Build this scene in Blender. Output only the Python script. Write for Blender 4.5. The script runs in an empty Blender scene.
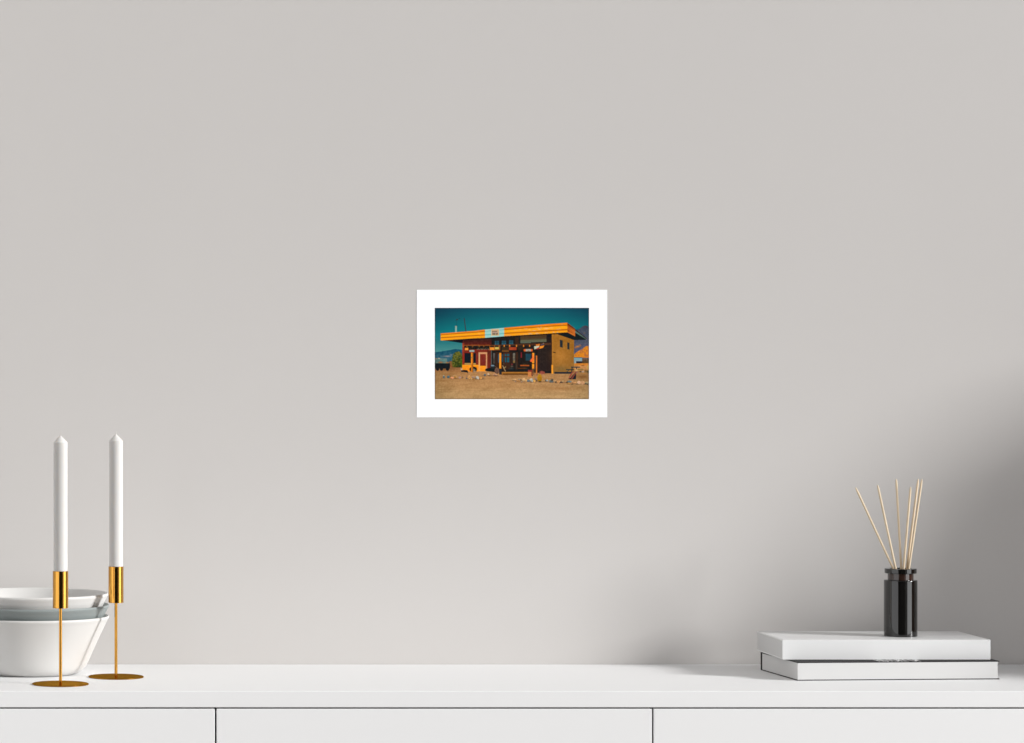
import bpy, bmesh, math, random
import numpy as np
from mathutils import Vector, Matrix

random.seed(7)
PI = math.pi
sc = bpy.context.scene
COL = sc.collection

# ------------------------------------------------------------------ camera frame
W, H = 1024, 743
F = 3266.0                 # focal length in pixels of the 1024 px frame
CXP, CYP = -20.0, 371.5    # where the optical axis meets the frame (shifted lens)
DW = 5.165                 # camera to back wall
ZT = 0.75                  # sideboard top
ZC = ZT + 0.463            # camera height


def wx(px, d):
    return (px - CXP) * d / F


def wz(py, d):
    return ZC - (py - CYP) * d / F


def wy(d):
    return d - DW


# ------------------------------------------------------------------ materials
def srgb(r, g, b):
    def f(c):
        c /= 255.0
        return c / 12.92 if c <= 0.04045 else ((c + 0.055) / 1.055) ** 2.4
    return (f(r), f(g), f(b), 1.0)


def mat(name, col, rough=0.5, metal=0.0, spec=0.5, coat=0.0, coat_rough=0.05, noise=0.0, nscale=8.0,
        bump=0.0, bscale=300.0, stretch=None, sss=0.0, trans=0.0, aniso=0.0, edge=None):
    m = bpy.data.materials.new(name)
    m.use_nodes = True
    nt = m.node_tree
    p = nt.nodes['Principled BSDF']
    col = tuple(col[:3]) + (1.0,)
    p.inputs['Base Color'].default_value = col
    p.inputs['Roughness'].default_value = rough
    p.inputs['Metallic'].default_value = metal
    p.inputs['Specular IOR Level'].default_value = spec
    p.inputs['Coat Weight'].default_value = coat
    p.inputs['Coat Roughness'].default_value = coat_rough
    p.inputs['Transmission Weight'].default_value = trans
    p.inputs['Anisotropic'].default_value = aniso
    if edge:
        p.inputs['Specular Tint'].default_value = tuple(edge) + (1.0,)
    if sss:
        p.inputs['Subsurface Weight'].default_value = sss
        p.inputs['Subsurface Radius'].default_value = (0.012, 0.010, 0.008)
        p.inputs['Subsurface Scale'].default_value = 0.6
    tc = nt.nodes.new('ShaderNodeTexCoord')
    mp = nt.nodes.new('ShaderNodeMapping')
    nt.links.new(tc.outputs['Object'], mp.inputs['Vector'])
    if stretch:
        mp.inputs['Scale'].default_value = stretch
    if noise:
        n = nt.nodes.new('ShaderNodeTexNoise')
        n.inputs['Scale'].default_value = nscale
        n.inputs['Detail'].default_value = 4.0
        nt.links.new(mp.outputs['Vector'], n.inputs['Vector'])
        mx = nt.nodes.new('ShaderNodeMix')
        mx.data_type = 'RGBA'
        mx.inputs[6].default_value = tuple(c * (1 - noise) for c in col[:3]) + (1,)
        mx.inputs[7].default_value = tuple(min(1, c * (1 + noise)) for c in col[:3]) + (1,)
        nt.links.new(n.outputs['Fac'], mx.inputs[0])
        nt.links.new(mx.outputs[2], p.inputs['Base Color'])
    if bump:
        n2 = nt.nodes.new('ShaderNodeTexNoise')
        n2.inputs['Scale'].default_value = bscale
        n2.inputs['Detail'].default_value = 3.0
        nt.links.new(mp.outputs['Vector'], n2.inputs['Vector'])
        b = nt.nodes.new('ShaderNodeBump')
        b.inputs['Strength'].default_value = bump
        b.inputs['Distance'].default_value = 0.001
        nt.links.new(n2.outputs['Fac'], b.inputs['Height'])
        nt.links.new(b.outputs['Normal'], p.inputs['Normal'])
    return m


PAPER = 0.968
M = {
    'wall': mat('warm_grey_plaster', (0.57, 0.548, 0.53), 0.9, spec=0.15, noise=0.012, nscale=3.0, bump=0.05),
    'side': mat('off_white_paint', (0.70, 0.69, 0.67), 0.9, spec=0.2, noise=0.01),
    'ceil': mat('white_ceiling_paint', (0.86, 0.86, 0.85), 0.95, spec=0.1, noise=0.01),
    'dark': mat('charcoal_paint', (0.035, 0.035, 0.036), 0.9, spec=0.1, noise=0.03),
    'floor': mat('dark_oak_floor', (0.10, 0.075, 0.055), 0.5, noise=0.25, nscale=3.0, stretch=(1, 14, 1)),
    'lacquer': mat('white_satin_lacquer', (0.825, 0.825, 0.825), 0.55, spec=0.25, noise=0.006, nscale=5),
    'gap': mat('dark_cabinet_interior', (0.03, 0.03, 0.03), 0.9, spec=0.1, noise=0.05),
    'brass': mat('brushed_brass', (0.64, 0.325, 0.062), 0.14, metal=1.0, noise=0.05, nscale=30, stretch=(1, 1, 0.04)),
    'wax': mat('white_wax', (0.635, 0.623, 0.605), 0.5, spec=0.3, noise=0.01, sss=0.6),
    'wick': mat('cotton_wick', (0.62, 0.60, 0.57), 0.95, spec=0.1, noise=0.05, nscale=200),
    'bowl_white': mat('cream_white_melamine', (0.605, 0.597, 0.581), 0.5, spec=0.3, noise=0.01),
    'bowl_grey': mat('blue_grey_melamine', (0.235, 0.262, 0.259), 0.5, spec=0.3, noise=0.015),
    'book_white': mat('white_gloss_cover', (0.725, 0.725, 0.722), 0.35, spec=0.35, noise=0.006),
    'pages': mat('white_page_edges', (0.59, 0.587, 0.58), 0.85, spec=0.1, noise=0.03, nscale=6, stretch=(1, 1, 300)),
    'book_black': mat('black_cloth_cover', (0.022, 0.021, 0.022), 0.7, spec=0.2, noise=0.1, nscale=200),
    'foil': mat('white_print_lettering', (0.85, 0.85, 0.84), 0.6, noise=0.01),
    'glass': mat('black_amber_glass', (0.006, 0.0055, 0.005), 0.03, spec=0.5, coat=0.3, coat_rough=0.02, noise=0.1),
    'glass_neck': mat('dark_amber_glass', (0.035, 0.017, 0.012), 0.04, spec=0.5, coat=0.3, coat_rough=0.02, noise=0.1),
    'reed': mat('pale_rattan', (0.68, 0.55, 0.39), 0.7, spec=0.2, noise=0.15, nscale=120, stretch=(1, 1, 0.1)),
    'paper': mat('bright_white_paper', (PAPER, PAPER + 0.008, PAPER + 0.018), 0.9, spec=0.1, noise=0.004),
    'shade': mat('rust_terracotta', (0.15, 0.058, 0.032), 0.85, spec=0.15, noise=0.12, nscale=14, bump=0.1),
    'brass_base': None,
    'frame': mat('white_window_frame', (0.75, 0.75, 0.74), 0.5, noise=0.006),
}



def brass_plate():
    """polished brass plate that keeps its colour at a grazing view"""
    m = bpy.data.materials.new('darkened_brass_plate')
    m.use_nodes = True
    nt = m.node_tree
    nt.nodes.remove(nt.nodes['Principled BSDF'])
    g = nt.nodes.new('ShaderNodeBsdfAnisotropic')
    g.inputs['Roughness'].default_value = 0.12
    tc = nt.nodes.new('ShaderNodeTexCoord')
    n = nt.nodes.new('ShaderNodeTexNoise')
    n.inputs['Scale'].default_value = 30.0
    mx = nt.nodes.new('ShaderNodeMix')
    mx.data_type = 'RGBA'
    mx.inputs[6].default_value = (0.29, 0.137, 0.016, 1)  # darker than the cup's brass: a dark reflection put into the colour
    mx.inputs[7].default_value = (0.36, 0.172, 0.022, 1)
    nt.links.new(tc.outputs['Object'], n.inputs['Vector'])
    nt.links.new(n.outputs['Fac'], mx.inputs[0])
    nt.links.new(mx.outputs[2], g.inputs['Color'])
    nt.links.new(g.outputs[0], nt.nodes['Material Output'].inputs['Surface'])
    return m


M['brass_base'] = brass_plate()


# ------------------------------------------------------------------ mesh helpers
def link(name, bm, m, parent=None, smooth=False, loc=None, sharp=35):
    me = bpy.data.meshes.new(name)
    bmesh.ops.recalc_face_normals(bm, faces=bm.faces)
    bm.to_mesh(me)
    bm.free()
    me.materials.append(m)
    if smooth:
        for p in me.polygons:
            p.use_smooth = True
        me.set_sharp_from_angle(angle=math.radians(sharp))
    o = bpy.data.objects.new(name, me)
    COL.objects.link(o)
    if loc is not None:
        o.location = loc
    if parent is not None:
        o.parent = parent
    return o


def box(bm, x0, x1, y0, y1, z0, z1, bev=0.0):
    r = bmesh.ops.create_cube(bm, size=1.0)
    vs = r['verts']
    for v in vs:
        v.co = Vector(((x0 + x1) / 2 + v.co.x * (x1 - x0), (y0 + y1) / 2 + v.co.y * (y1 - y0),
                       (z0 + z1) / 2 + v.co.z * (z1 - z0)))
    if bev:
        es = list({e for v in vs for e in v.link_edges})
        bmesh.ops.bevel(bm, geom=es, offset=bev, segments=2, profile=0.5, affect='EDGES')


def lathe(bm, prof, n=64, cx=0.0, cy=0.0):
    """closed or open profile of (r, z) turned about the vertical axis"""
    rings = []
    for r, z in prof:
        if r < 1e-6:
            rings.append([bm.verts.new((cx, cy, z))])
        else:
            rings.append([bm.verts.new((cx + r * math.cos(2 * PI * k / n), cy + r * math.sin(2 * PI * k / n), z))
                          for k in range(n)])
    for a, b in zip(rings[:-1], rings[1:]):
        for k in range(n):
            k2 = (k + 1) % n
            if len(a) == 1 and len(b) == 1:
                continue
            if len(a) == 1:
                bm.faces.new((a[0], b[k], b[k2]))
            elif len(b) == 1:
                bm.faces.new((a[k], b[0], a[k2]))
            else:
                bm.faces.new((a[k], b[k], b[k2], a[k2]))


def rod(bm, pts, n=12):
    """tapered rod through (point, radius) pairs, capped"""
    rings = []
    d = (Vector(pts[-1][0]) - Vector(pts[0][0])).normalized()
    u = d.orthogonal().normalized()
    w = d.cross(u)
    for p, r in pts:
        p = Vector(p)
        rings.append([bm.verts.new(p + r * (math.cos(2 * PI * k / n) * u + math.sin(2 * PI * k / n) * w))
                      for k in range(n)])
    for a, b in zip(rings[:-1], rings[1:]):
        for k in range(n):
            bm.faces.new((a[k], a[(k + 1) % n], b[(k + 1) % n], b[k]))
    bm.faces.new(rings[0][::-1])
    bm.faces.new(rings[-1])


def thing(name, label, cat, loc, rotz=0.0, group=None):
    o = bpy.data.objects.new(name, None)
    o.empty_display_size = 0.05
    COL.objects.link(o)
    o.location = loc
    o.rotation_euler = (0, 0, rotz)
    tag(o, label, cat, group)
    return o


def tag(o, label, cat, group=None):
    o['label'] = label
    o['category'] = cat
    if group:
        o['group'] = group


def struct(name, bm, m, label=None):
    o = link(name, bm, m)
    o['kind'] = 'structure'
    if label:
        o['label'] = label
    return o


# ------------------------------------------------------------------ the room
XL, XR, YF, ZH = -2.6, 3.25, -7.2, 4.3
T = 0.12
bm = bmesh.new(); box(bm, XL - T, XR + T, 0.0, T, 0, ZH); struct('wall_back', bm, M['wall'])
LY0, LY1, LZ0, LZ1 = -6.6, -0.9, 0.06, 4.0  # left opening, added to let fill light in
bm = bmesh.new()
box(bm, XL - T, XL, YF, LY0, 0, ZH)
box(bm, XL - T, XL, LY1, 0.0, 0, ZH)
box(bm, XL - T, XL, LY0, LY1, 0, LZ0)
box(bm, XL - T, XL, LY0, LY1, LZ1, ZH)
struct('wall_left', bm, M['side'])
bm = bmesh.new(); box(bm, XL - T, XR + T, YF - T, YF, 0, ZH); struct('wall_front', bm, M['dark'])
bm = bmesh.new(); box(bm, XL - T, XR + T, YF - T, T, -0.1, 0); struct('floor', bm, M['floor'])
bm = bmesh.new(); box(bm, XL - T, XR + T, YF - T, T, ZH, ZH + 0.1); struct('ceiling', bm, M['ceil'])
# right wall with a tall opening for the window
WY0, WY1, WZ0, WZ1 = -3.35, -0.35, 0.06, 4.0
bm = bmesh.new()
box(bm, XR, XR + T, YF, WY0, 0, ZH)
box(bm, XR, XR + T, WY1, 0.0, 0, ZH)
box(bm, XR, XR + T, WY0, WY1, 0, WZ0)
box(bm, XR, XR + T, WY0, WY1, WZ1, ZH)
struct('wall_right', bm, M['side'])
bm = bmesh.new()
fw = 0.05
box(bm, XR + 0.02, XR + 0.09, WY0, WY0 + fw, WZ0, WZ1)
box(bm, XR + 0.02, XR + 0.09, WY1 - fw, WY1, WZ0, WZ1)
box(bm, XR + 0.02, XR + 0.09, WY0, WY1, WZ1 - fw, WZ1)
box(bm, XR + 0.02, XR + 0.09, WY0, WY1, WZ0, WZ0 + fw)
struct('window_1', bm, M['frame'])
bm = bmesh.new()
box(bm, XL - 0.09, XL - 0.02, LY0, LY0 + fw, LZ0, LZ1)
box(bm, XL - 0.09, XL - 0.02, LY1 - fw, LY1, LZ0, LZ1)
box(bm, XL - 0.09, XL - 0.02, LY0, LY1, LZ1 - fw, LZ1)
box(bm, XL - 0.09, XL - 0.02, LY0, LY1, LZ0, LZ0 + fw)
struct('added_fill_window', bm, M['frame'])  # added unseen window, frames the fill light from the left

# ------------------------------------------------------------------ sideboard
DF = 4.732                      # distance of its front
yF = wy(DF)
x_gap = [wx(p, DF) for p in (-221.4, 215.7, 652.8, 1089.9)]
TT = 0.0238                     # thickness of its top
sb = thing('sideboard', 'long low white lacquered sideboard with handleless drawers against the wall', 'sideboard',
           (x_gap[1] + 0.2, yF / 2, 0))
x_end = x_gap[-1] + 0.085
ox, oy = sb.location.x, sb.location.y
bm = bmesh.new()
box(bm, x_gap[0] - 0.003 - ox, x_end - ox, yF - oy, -0.0005 - oy, ZT - TT, ZT, 0.0008)
link('sideboard_top', bm, M['lacquer'], sb)
bm = bmesh.new()
box(bm, x_gap[0] - ox, x_gap[-1] - ox, yF + 0.02 - oy, -0.002 - oy, 0.10, ZT - TT - 0.0001)
link('carcass', bm, M['gap'], sb)
bm = bmesh.new()
box(bm, x_gap[0] + 0.05 - ox, x_gap[-1] - 0.05 - ox, yF + 0.06 - oy, -0.03 - oy, 0.0, 0.0999)
link('plinth', bm, M['gap'], sb)
bm = bmesh.new()
box(bm, x_gap[-1] + 0.0013 - ox, x_end - ox, yF - oy, -0.002 - oy, 0.0, ZT - TT - 0.0001, 0.0006)
link('side_panel', bm, M['lacquer'], sb)
for a, b in zip(x_gap[:-1], x_gap[1:]):
    bm = bmesh.new()
    box(bm, a + 0.0013 - ox, b - 0.0013 - ox, yF - oy, yF + 0.0199 - oy, 0.42, ZT - TT - 0.0021, 0.0008)
    link('drawer', bm, M['lacquer'], sb)
    bm = bmesh.new()
    box(bm, a + 0.0013 - ox, b - 0.0013 - ox, yF - oy, yF + 0.0199 - oy, 0.105, 0.4174, 0.0008)
    link('drawer', bm, M['lacquer'], sb)


# ------------------------------------------------------------------ candle holders and candles
def candle_pair(px, d, label_h, label_c, tip_extra=0.0):
    x, y = wx(px, d), wy(d)
    h = thing('candle_holder', label_h, 'candle holder', (x, y, ZT), 0, 'brass candle holders')
    bm = bmesh.new()
    R = 0.0418
    lathe(bm, [(0, 0), (R - 0.0006, 0), (R, 0.0005), (R, 0.0014), (R - 0.0005, 0.0019), (0, 0.0019)], 96)
    link('base', bm, M['brass_base'], h, True)
    bm = bmesh.new()
    lathe(bm, [(0, 0.0019), (0.0023, 0.0019), (0.0023, 0.1130), (0, 0.1130)], 24)
    link('stem', bm, M['brass'], h, True)
    bm = bmesh.new()
    r = 0.0115
    lathe(bm, [(0, 0.1130), (r - 0.0004, 0.1130), (r, 0.1134), (r, 0.1676), (r - 0.0003, 0.1679), (r - 0.0007, 0.1676),
               (r - 0.0007, 0.1150), (0, 0.1150)], 64)
    link('cup', bm, M['brass'], h, True)
    c = thing('candle', label_c, 'candle', (x, y, ZT + 0.1150), 0, 'white taper candles')
    hh = 0.3682 - 0.1150
    bm = bmesh.new()
    r = 0.01035
    lathe(bm, [(0, 0), (r, 0), (r, hh - 0.0100), (r - 0.0002, hh - 0.0097), (0.0010, hh - 0.0003), (0, hh)], 64)
    link('candle_body', bm, M['wax'], c, True, sharp=25)
    bm = bmesh.new()
    rod(bm, [((0, 0, hh - 0.002), 0.0006), ((0.0002, 0, hh + 0.0025), 0.0006), ((0.0010, 0, hh + 0.0045), 0.0004)], 8)
    link('wick', bm, M['wick'], c, True)


candle_pair(60.5, 4.832, 'brass candle holder nearer the viewer, standing in front of the stacked bowls',
            'unlit white candle in the brass holder directly in front of the bowls')
candle_pair(116.0, 4.9455, 'brass candle holder standing just right of the stacked bowls, nearer the wall',
            'unlit white candle in the brass holder to the right of the bowls')

# ------------------------------------------------------------------ nested bowls
BD = 5.014
BX, BY = wx(31.0, BD), wy(BD)


def bowl(z, scale, m, label):
    o_prof = [(0.0, 0.0), (0.064, 0.0), (0.0695, 0.0006), (0.0735, 0.0020), (0.0775, 0.0045), (0.0812, 0.0080),
              (0.0842, 0.0122), (0.0870, 0.0175), (0.0900, 0.0240), (0.0942, 0.0335), (0.0991, 0.0440),
              (0.1045, 0.0560), (0.1102, 0.0675), (0.1148, 0.0770), (0.1170, 0.0815),
              (0.1184, 0.0835), (0.1189, 0.0852), (0.1186, 0.0868), (0.1177, 0.0875), (0.1163, 0.0871),
              (0.1150, 0.0858)]
    i_prof = [(0.1118, 0.0790), (0.1066, 0.0690), (0.1008, 0.0575), (0.0950, 0.0460), (0.0900, 0.0358),
              (0.0855, 0.0270), (0.0815, 0.0215), (0.077, 0.0178), (0.070, 0.0164), (0.0, 0.0162)]
    bm = bmesh.new()
    lathe(bm, [(r * scale * 1.008, zz * 1.016) for r, zz in o_prof + i_prof], 128)
    o = link('bowl', bm, m, None, True, (BX, BY, z), sharp=50)
    tag(o, label, 'bowl', 'nested bowls')
    return o


bowl(ZT, 1.0, M['bowl_white'], 'large cream white bowl at the bottom of the nested stack on the sideboard')
bowl(ZT + 0.0172, 1.0, M['bowl_grey'], 'blue grey bowl nested between two cream white bowls')
bowl(ZT + 0.0346, 0.988, M['bowl_white'], 'cream white bowl on top of the nested stack')

# ------------------------------------------------------------------ books
# upper book: white, spine toward the room
ZB1 = ZT + 0.0279
ZB2 = ZT + 0.0581
ux0, ux1 = wx(782.6, 4.930), wx(990.5, 4.930)
uy0, uy1 = wy(4.930), wy(5.0933)
ub = thing('book', 'thick plain white hardback lying on top of the other book, under the black diffuser bottle', 'book',
           ((ux0 + ux1) / 2, (uy0 + uy1) / 2, ZB1), 0, 'stacked coffee table books')
hw, hd, ct = (ux1 - ux0) / 2, (uy1 - uy0) / 2, 0.0018
th = ZB2 - ZB1
bm = bmesh.new()
box(bm, -hw, hw, -hd, hd, 0, ct, 0.0006)
box(bm, -hw, hw, -hd, hd, th - ct, th, 0.0006)
box(bm, -hw, hw, -hd + 0.00005, -hd + ct, ct - 0.0008, th - ct + 0.0008)
link('cover', bm, M['book_white'], ub)
bm = bmesh.new()
box(bm, -hw + 0.0007, hw - 0.0007, -hd + ct, hd - 0.001, ct, th - ct)
link('page_block', bm, M['pages'], ub)

# lower book: black cover, pages toward the room
ang = math.radians(4.2)
lfx, lfy = wx(797.4, 4.890), wy(4.890)
LW, LD, LT = 0.3105, 0.177, 0.0278
lb = thing('book', 'black covered hardback with white page edges at the bottom of the stack of two books', 'book',
           (lfx + 0.5 * (LW * math.cos(ang) - LD * math.sin(ang)), lfy + 0.5 * (LW * math.sin(ang) + LD * math.cos(ang)), ZT),
           ang, 'stacked coffee table books')
hw, hd, ct = LW / 2, LD / 2, 0.0020
bm = bmesh.new()
box(bm, -hw, hw, -hd, hd, 0, 0.0014, 0.0003)
box(bm, -hw, hw, -hd, hd, LT - 0.0014, LT, 0.0003)
box(bm, -hw, hw, hd - 0.0062, hd - 0.00005, 0.0010, LT - 0.0010)
link('cover', bm, M['book_black'], lb)
bm = bmesh.new()
box(bm, -hw + 0.0006, hw - 0.0026, -hd + 0.0004, hd - 0.0064, 0.0014, LT - 0.0014)
link('page_block', bm, M['pages'], lb)
# the title printed on its front board
cu = bpy.data.curves.new('title', 'FONT')
cu.body = 'HISTORY OF'
cu.size = 1.0
cu.extrude = 0.002
tmp = bpy.data.objects.new('title', cu)
COL.objects.link(tmp)
dg = bpy.context.evaluated_depsgraph_get()
me = bpy.data.meshes.new_from_object(tmp.evaluated_get(dg))
bpy.data.objects.remove(tmp)
xs = [v.co.x for v in me.vertices]
ys = [v.co.y for v in me.vertices]
tw, tx0, t_h, ty0 = max(xs) - min(xs), min(xs), max(ys) - min(ys), min(ys)
inv = Matrix.Rotation(-ang, 3, 'Z')
c0 = inv @ (Vector((wx(876.5, 4.915), wy(4.915), 0)) - Vector((lb.location.x, lb.location.y, 0)))
width = 44.0 * 4.915 / F
for v in me.vertices:
    v.co = Vector((c0.x + (v.co.x - tx0) / tw * width, -hd + 0.0015 + (v.co.y - ty0) / t_h * 0.040,
                   LT + 0.00005 + (0.0001 if v.co.z > 0 else 0.0)))
me.materials.clear()
me.materials.append(M['foil'])
to = bpy.data.objects.new('title_lettering', me)
COL.objects.link(to)
to.parent = lb
to['label'] = 'white title lettering HISTORY OF on the black cover'

# ------------------------------------------------------------------ reed diffuser
DD = 5.000
dx, dy = wx(900.6, DD), wy(DD)
s = DD / F
rd = thing('reed_diffuser', 'glossy black cylindrical reed diffuser bottle standing on the white book', 'diffuser', (dx, dy, ZB2))
R = 16.3 * s
zb = 0.0861
rn, rr = 12.6 * s, 15.6 * s
bm = bmesh.new()
lathe(bm, [(0, 0), (R - 0.0007, 0), (R - 0.0002, 0.0002), (R, 0.0006), (R, 0.0010), (R, zb - 0.0015), (R, zb - 0.0010), (R - 0.0004, zb - 0.0003),
           (R - 0.0012, zb), (rn + 0.0006, zb + 0.0001), (rn - 0.002, zb + 0.0002), (rn - 0.002, 0.006), (0, 0.006)], 96)
link('bottle_body', bm, M['glass'], rd, True, sharp=40)
bm = bmesh.new()
lathe(bm, [(rn - 0.0018, zb + 0.0002), (rn, zb + 0.0002), (rn, zb + 0.0100), (rn - 0.0018, zb + 0.0100), (rn - 0.0018, zb + 0.0002)], 96)
link('bottle_neck', bm, M['glass_neck'], rd, True, sharp=40)
bm = bmesh.new()
z0, z1 = zb + 0.0100, zb + 0.0174
lathe(bm, [(rn - 0.0030, z0), (rr - 0.0006, z0), (rr, z0 + 0.0006), (rr, z0 + 0.0010), (rr, z1 - 0.0010), (rr, z1 - 0.0006), (rr - 0.0006, z1), (rn - 0.0030, z1),
           (rn - 0.0030, z0)], 96)
link('collar', bm, M['glass'], rd, True, sharp=40)

reeds = [
    ((855.6, 487.5), (893.4, 569.0), 0.012, 'thin pale wooden reed leaning furthest left in the black diffuser bottle'),
    ((877.6, 485.0), (895.7, 569.0), -0.016, 'thin pale wooden reed second from the left in the black diffuser bottle'),
    ((896.2, 479.0), (901.3, 569.0), 0.020, 'nearly upright thin pale wooden reed third from the left in the diffuser'),
    ((910.6, 486.8), (903.6, 569.0), -0.012, 'thin pale wooden reed fourth from the left in the diffuser, with a whitish tip'),
    ((918.3, 479.0), (906.8, 569.0), 0.006, 'thin pale wooden reed second from the right, close beside the rightmost reed'),
    ((921.9, 479.0), (908.8, 569.0), -0.006, 'thin pale wooden reed leaning furthest right in the black diffuser bottle'),
]
ztop = ZB2 + z1
for (tx, ty), (bx, by), dd, lab in reeds:
    d_b = DD + dd * 0.25
    d_t = DD + dd
    a = Vector((wx(bx, d_b), wy(d_b), wz(by, d_b)))
    b = Vector((wx(tx, d_t), wy(d_t), wz(ty, d_t)))
    dirv = (b - a).normalized()
    # carry on into the bottle until the reed meets the inside of its wall or its floor
    t = 0.0
    while True:
        q = a - dirv * t
        if math.hypot(q.x - dx, q.y - dy) > rn - 0.0056 or q.z < ZB2 + 0.0085:
            break
        t += 0.001
        if t > 0.12:
            break
    e = a - dirv * t
    rad = 0.00168
    bm = bmesh.new()
    rod(bm, [(Vector((0, 0, 0)), rad), (b - dirv * 0.010 - e, rad), (b - dirv * 0.003 - e, rad * 0.8), (b - e, rad * 0.35)], 12)
    o = link('diffuser_reed', bm, M['reed'], None, True, e, sharp=60)
    tag(o, lab, 'reed', 'wooden reeds in the diffuser')

# ------------------------------------------------------------------ unseen vase added past the sideboard, shaped to shade the lower right wall
bm = bmesh.new()
lathe(bm, [(0, 0), (0.170, 0), (0.182, 0.006), (0.200, 0.10), (0.226, 0.35), (0.246, 0.65), (0.252, 0.88), (0.246, 0.99), (0.228, 1.09),
           (0.192, 1.18), (0.146, 1.27), (0.100, 1.36), (0.066, 1.42), (0.056, 1.45), (0.060, 1.470), (0.055, 1.474), (0.048, 1.45),
           (0.058, 1.42), (0.090, 1.36), (0.136, 1.27), (0.182, 1.18), (0.218, 1.09), (0.236, 0.99), (0.242, 0.88), (0.216, 0.35),
           (0.170, 0.02), (0, 0.02)], 96)
fv = link('added_shadow_vase', bm, M['shade'], None, True, (2.44, -0.37, 0), sharp=50)
tag(fv, 'tall rust brown vase added unseen beside the sideboard to shade the wall', 'vase')

# ------------------------------------------------------------------ the print on the wall
#PRINT
PX0, PX1, PY0, PY1 = 434.8, 589.0, 307.9, 399.2
S = 6                                       # paint samples per frame pixel
NX, NY = 154 * S, 91 * S
gx = PX0 + (np.arange(NX) + 0.5) * (PX1 - PX0) / NX
gy = PY0 + (np.arange(NY) + 0.5) * (PY1 - PY0) / NY
GX, GY = np.meshgrid(gx, gy)
IMG = np.zeros((NY, NX, 3))
rng = np.random.default_rng(11)


def vnoise(sx, sy, seed, octaves=2):
    """smooth value noise in -1..1 with cells of sx by sy frame pixels"""
    r = np.random.default_rng(seed)
    out = np.zeros((NY, NX))
    amp = 1.0
    for _ in range(octaves):
        nx, ny = int((PX1 - PX0) / sx) + 3, int((PY1 - PY0) / sy) + 3
        g = r.uniform(-1, 1, (ny, nx))
        fx, fy = (gx - PX0) / sx, (gy - PY0) / sy
        ix, iy = fx.astype(int), fy.astype(int)
        tx, ty = fx - ix, fy - iy
        tx, ty = tx * tx * (3 - 2 * tx), ty * ty * (3 - 2 * ty)
        a = g[np.ix_(iy, ix)] * (1 - tx) + g[np.ix_(iy, ix + 1)] * tx
        b = g[np.ix_(iy + 1, ix)] * (1 - tx) + g[np.ix_(iy + 1, ix + 1)] * tx
        out += amp * (a * (1 - ty)[:, None] + b * ty[:, None])
        amp *= 0.5
        sx, sy = sx / 2, sy / 2
    return out / 1.5


N1 = vnoise(1.6, 1.6, 1)
N2 = vnoise(6.0, 1.2, 2)
N3 = vnoise(0.9, 0.9, 3)
NS = vnoise(14.0, 2.2, 4)


def pmask(pts):
    pts = np.asarray(pts, float)
    x0, x1 = pts[:, 0].min(), pts[:, 0].max()
    y0, y1 = pts[:, 1].min(), pts[:, 1].max()
    i0, i1 = np.searchsorted(gx, x0), np.searchsorted(gx, x1)
    j0, j1 = np.searchsorted(gy, y0), np.searchsorted(gy, y1)
    m = np.zeros((NY, NX), bool)
    if i1 <= i0 or j1 <= j0:
        return m
    X, Y = GX[j0:j1, i0:i1], GY[j0:j1, i0:i1]
    ins = np.zeros(X.shape, bool)
    n = len(pts)
    for k in range(n):
        xa, ya = pts[k]
        xb, yb = pts[(k + 1) % n]
        if ya == yb:
            continue
        c = ((ya > Y) != (yb > Y)) & (X < (xb - xa) * (Y - ya) / (yb - ya) + xa)
        ins ^= c
    m[j0:j1, i0:i1] = ins
    return m


def put(m, c, c2=None, axis='y', a=1.0, var=0.0, nz=None):
    c = np.asarray(c, float)
    if c2 is None:
        v = np.broadcast_to(c, (NY, NX, 3))[m]
    else:
        c2 = np.asarray(c2, float)
        A = GY if axis == 'y' else GX
        lo, hi = A[m].min() if m.any() else 0, A[m].max() if m.any() else 1
        t = ((A[m] - lo) / max(hi - lo, 1e-6))[:, None]
        v = c * (1 - t) + c2 * t
    if var:
        v = v + var * (N1 if nz is None else nz)[m][:, None] * np.array([1.0, 0.85, 0.6])
    IMG[m] = IMG[m] * (1 - a) + v * a


def poly(pts, c, c2=None, **k):
    put(pmask(pts), c, c2, **k)


def rect(x0, y0, x1, y1, c, c2=None, **k):
    poly([(x0, y0), (x1, y0), (x1, y1), (x0, y1)], c, c2, **k)


def ell(cx, cy, rx, ry, c, c2=None, **k):
    put(((GX - cx) / rx) ** 2 + ((GY - cy) / ry) ** 2 <= 1, c, c2, **k)


def soft(cx, cy, rx, ry, c, a=1.0):
    w = (a * np.exp(-(((GX - cx) / rx) ** 2 + ((GY - cy) / ry) ** 2) * 1.4))[..., None]
    IMG[:] = IMG * (1 - w) + np.asarray(c, float) * w


def line(x0, y0, x1, y1, w, c, **k):
    dxl, dyl = x1 - x0, y1 - y0
    L = math.hypot(dxl, dyl)
    nx_, ny_ = -dyl / L * w / 2, dxl / L * w / 2
    poly([(x0 + nx_, y0 + ny_), (x1 + nx_, y1 + ny_), (x1 - nx_, y1 - ny_), (x0 - nx_, y0 - ny_)], c, **k)


# sky
ys_ = np.array([307.9, 313, 320, 328, 334, 342, 351, 360])
for ch, vals in enumerate(([17, 16, 15, 14, 18, 42, 72, 80], [82, 95, 110, 124, 128, 120, 140, 140],
                           [100, 108, 118, 128, 132, 124, 138, 140])):
    IMG[..., ch] = np.interp(GY, ys_, vals)
vg = 1 - 0.28 * np.clip((np.abs(GX - 515) / 77) ** 2.6, 0, 1.2) * np.clip((345 - GY) / 30, 0, 1)
IMG[..., 1:] *= vg[..., None] ** np.array([1.0, 0.72])
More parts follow.
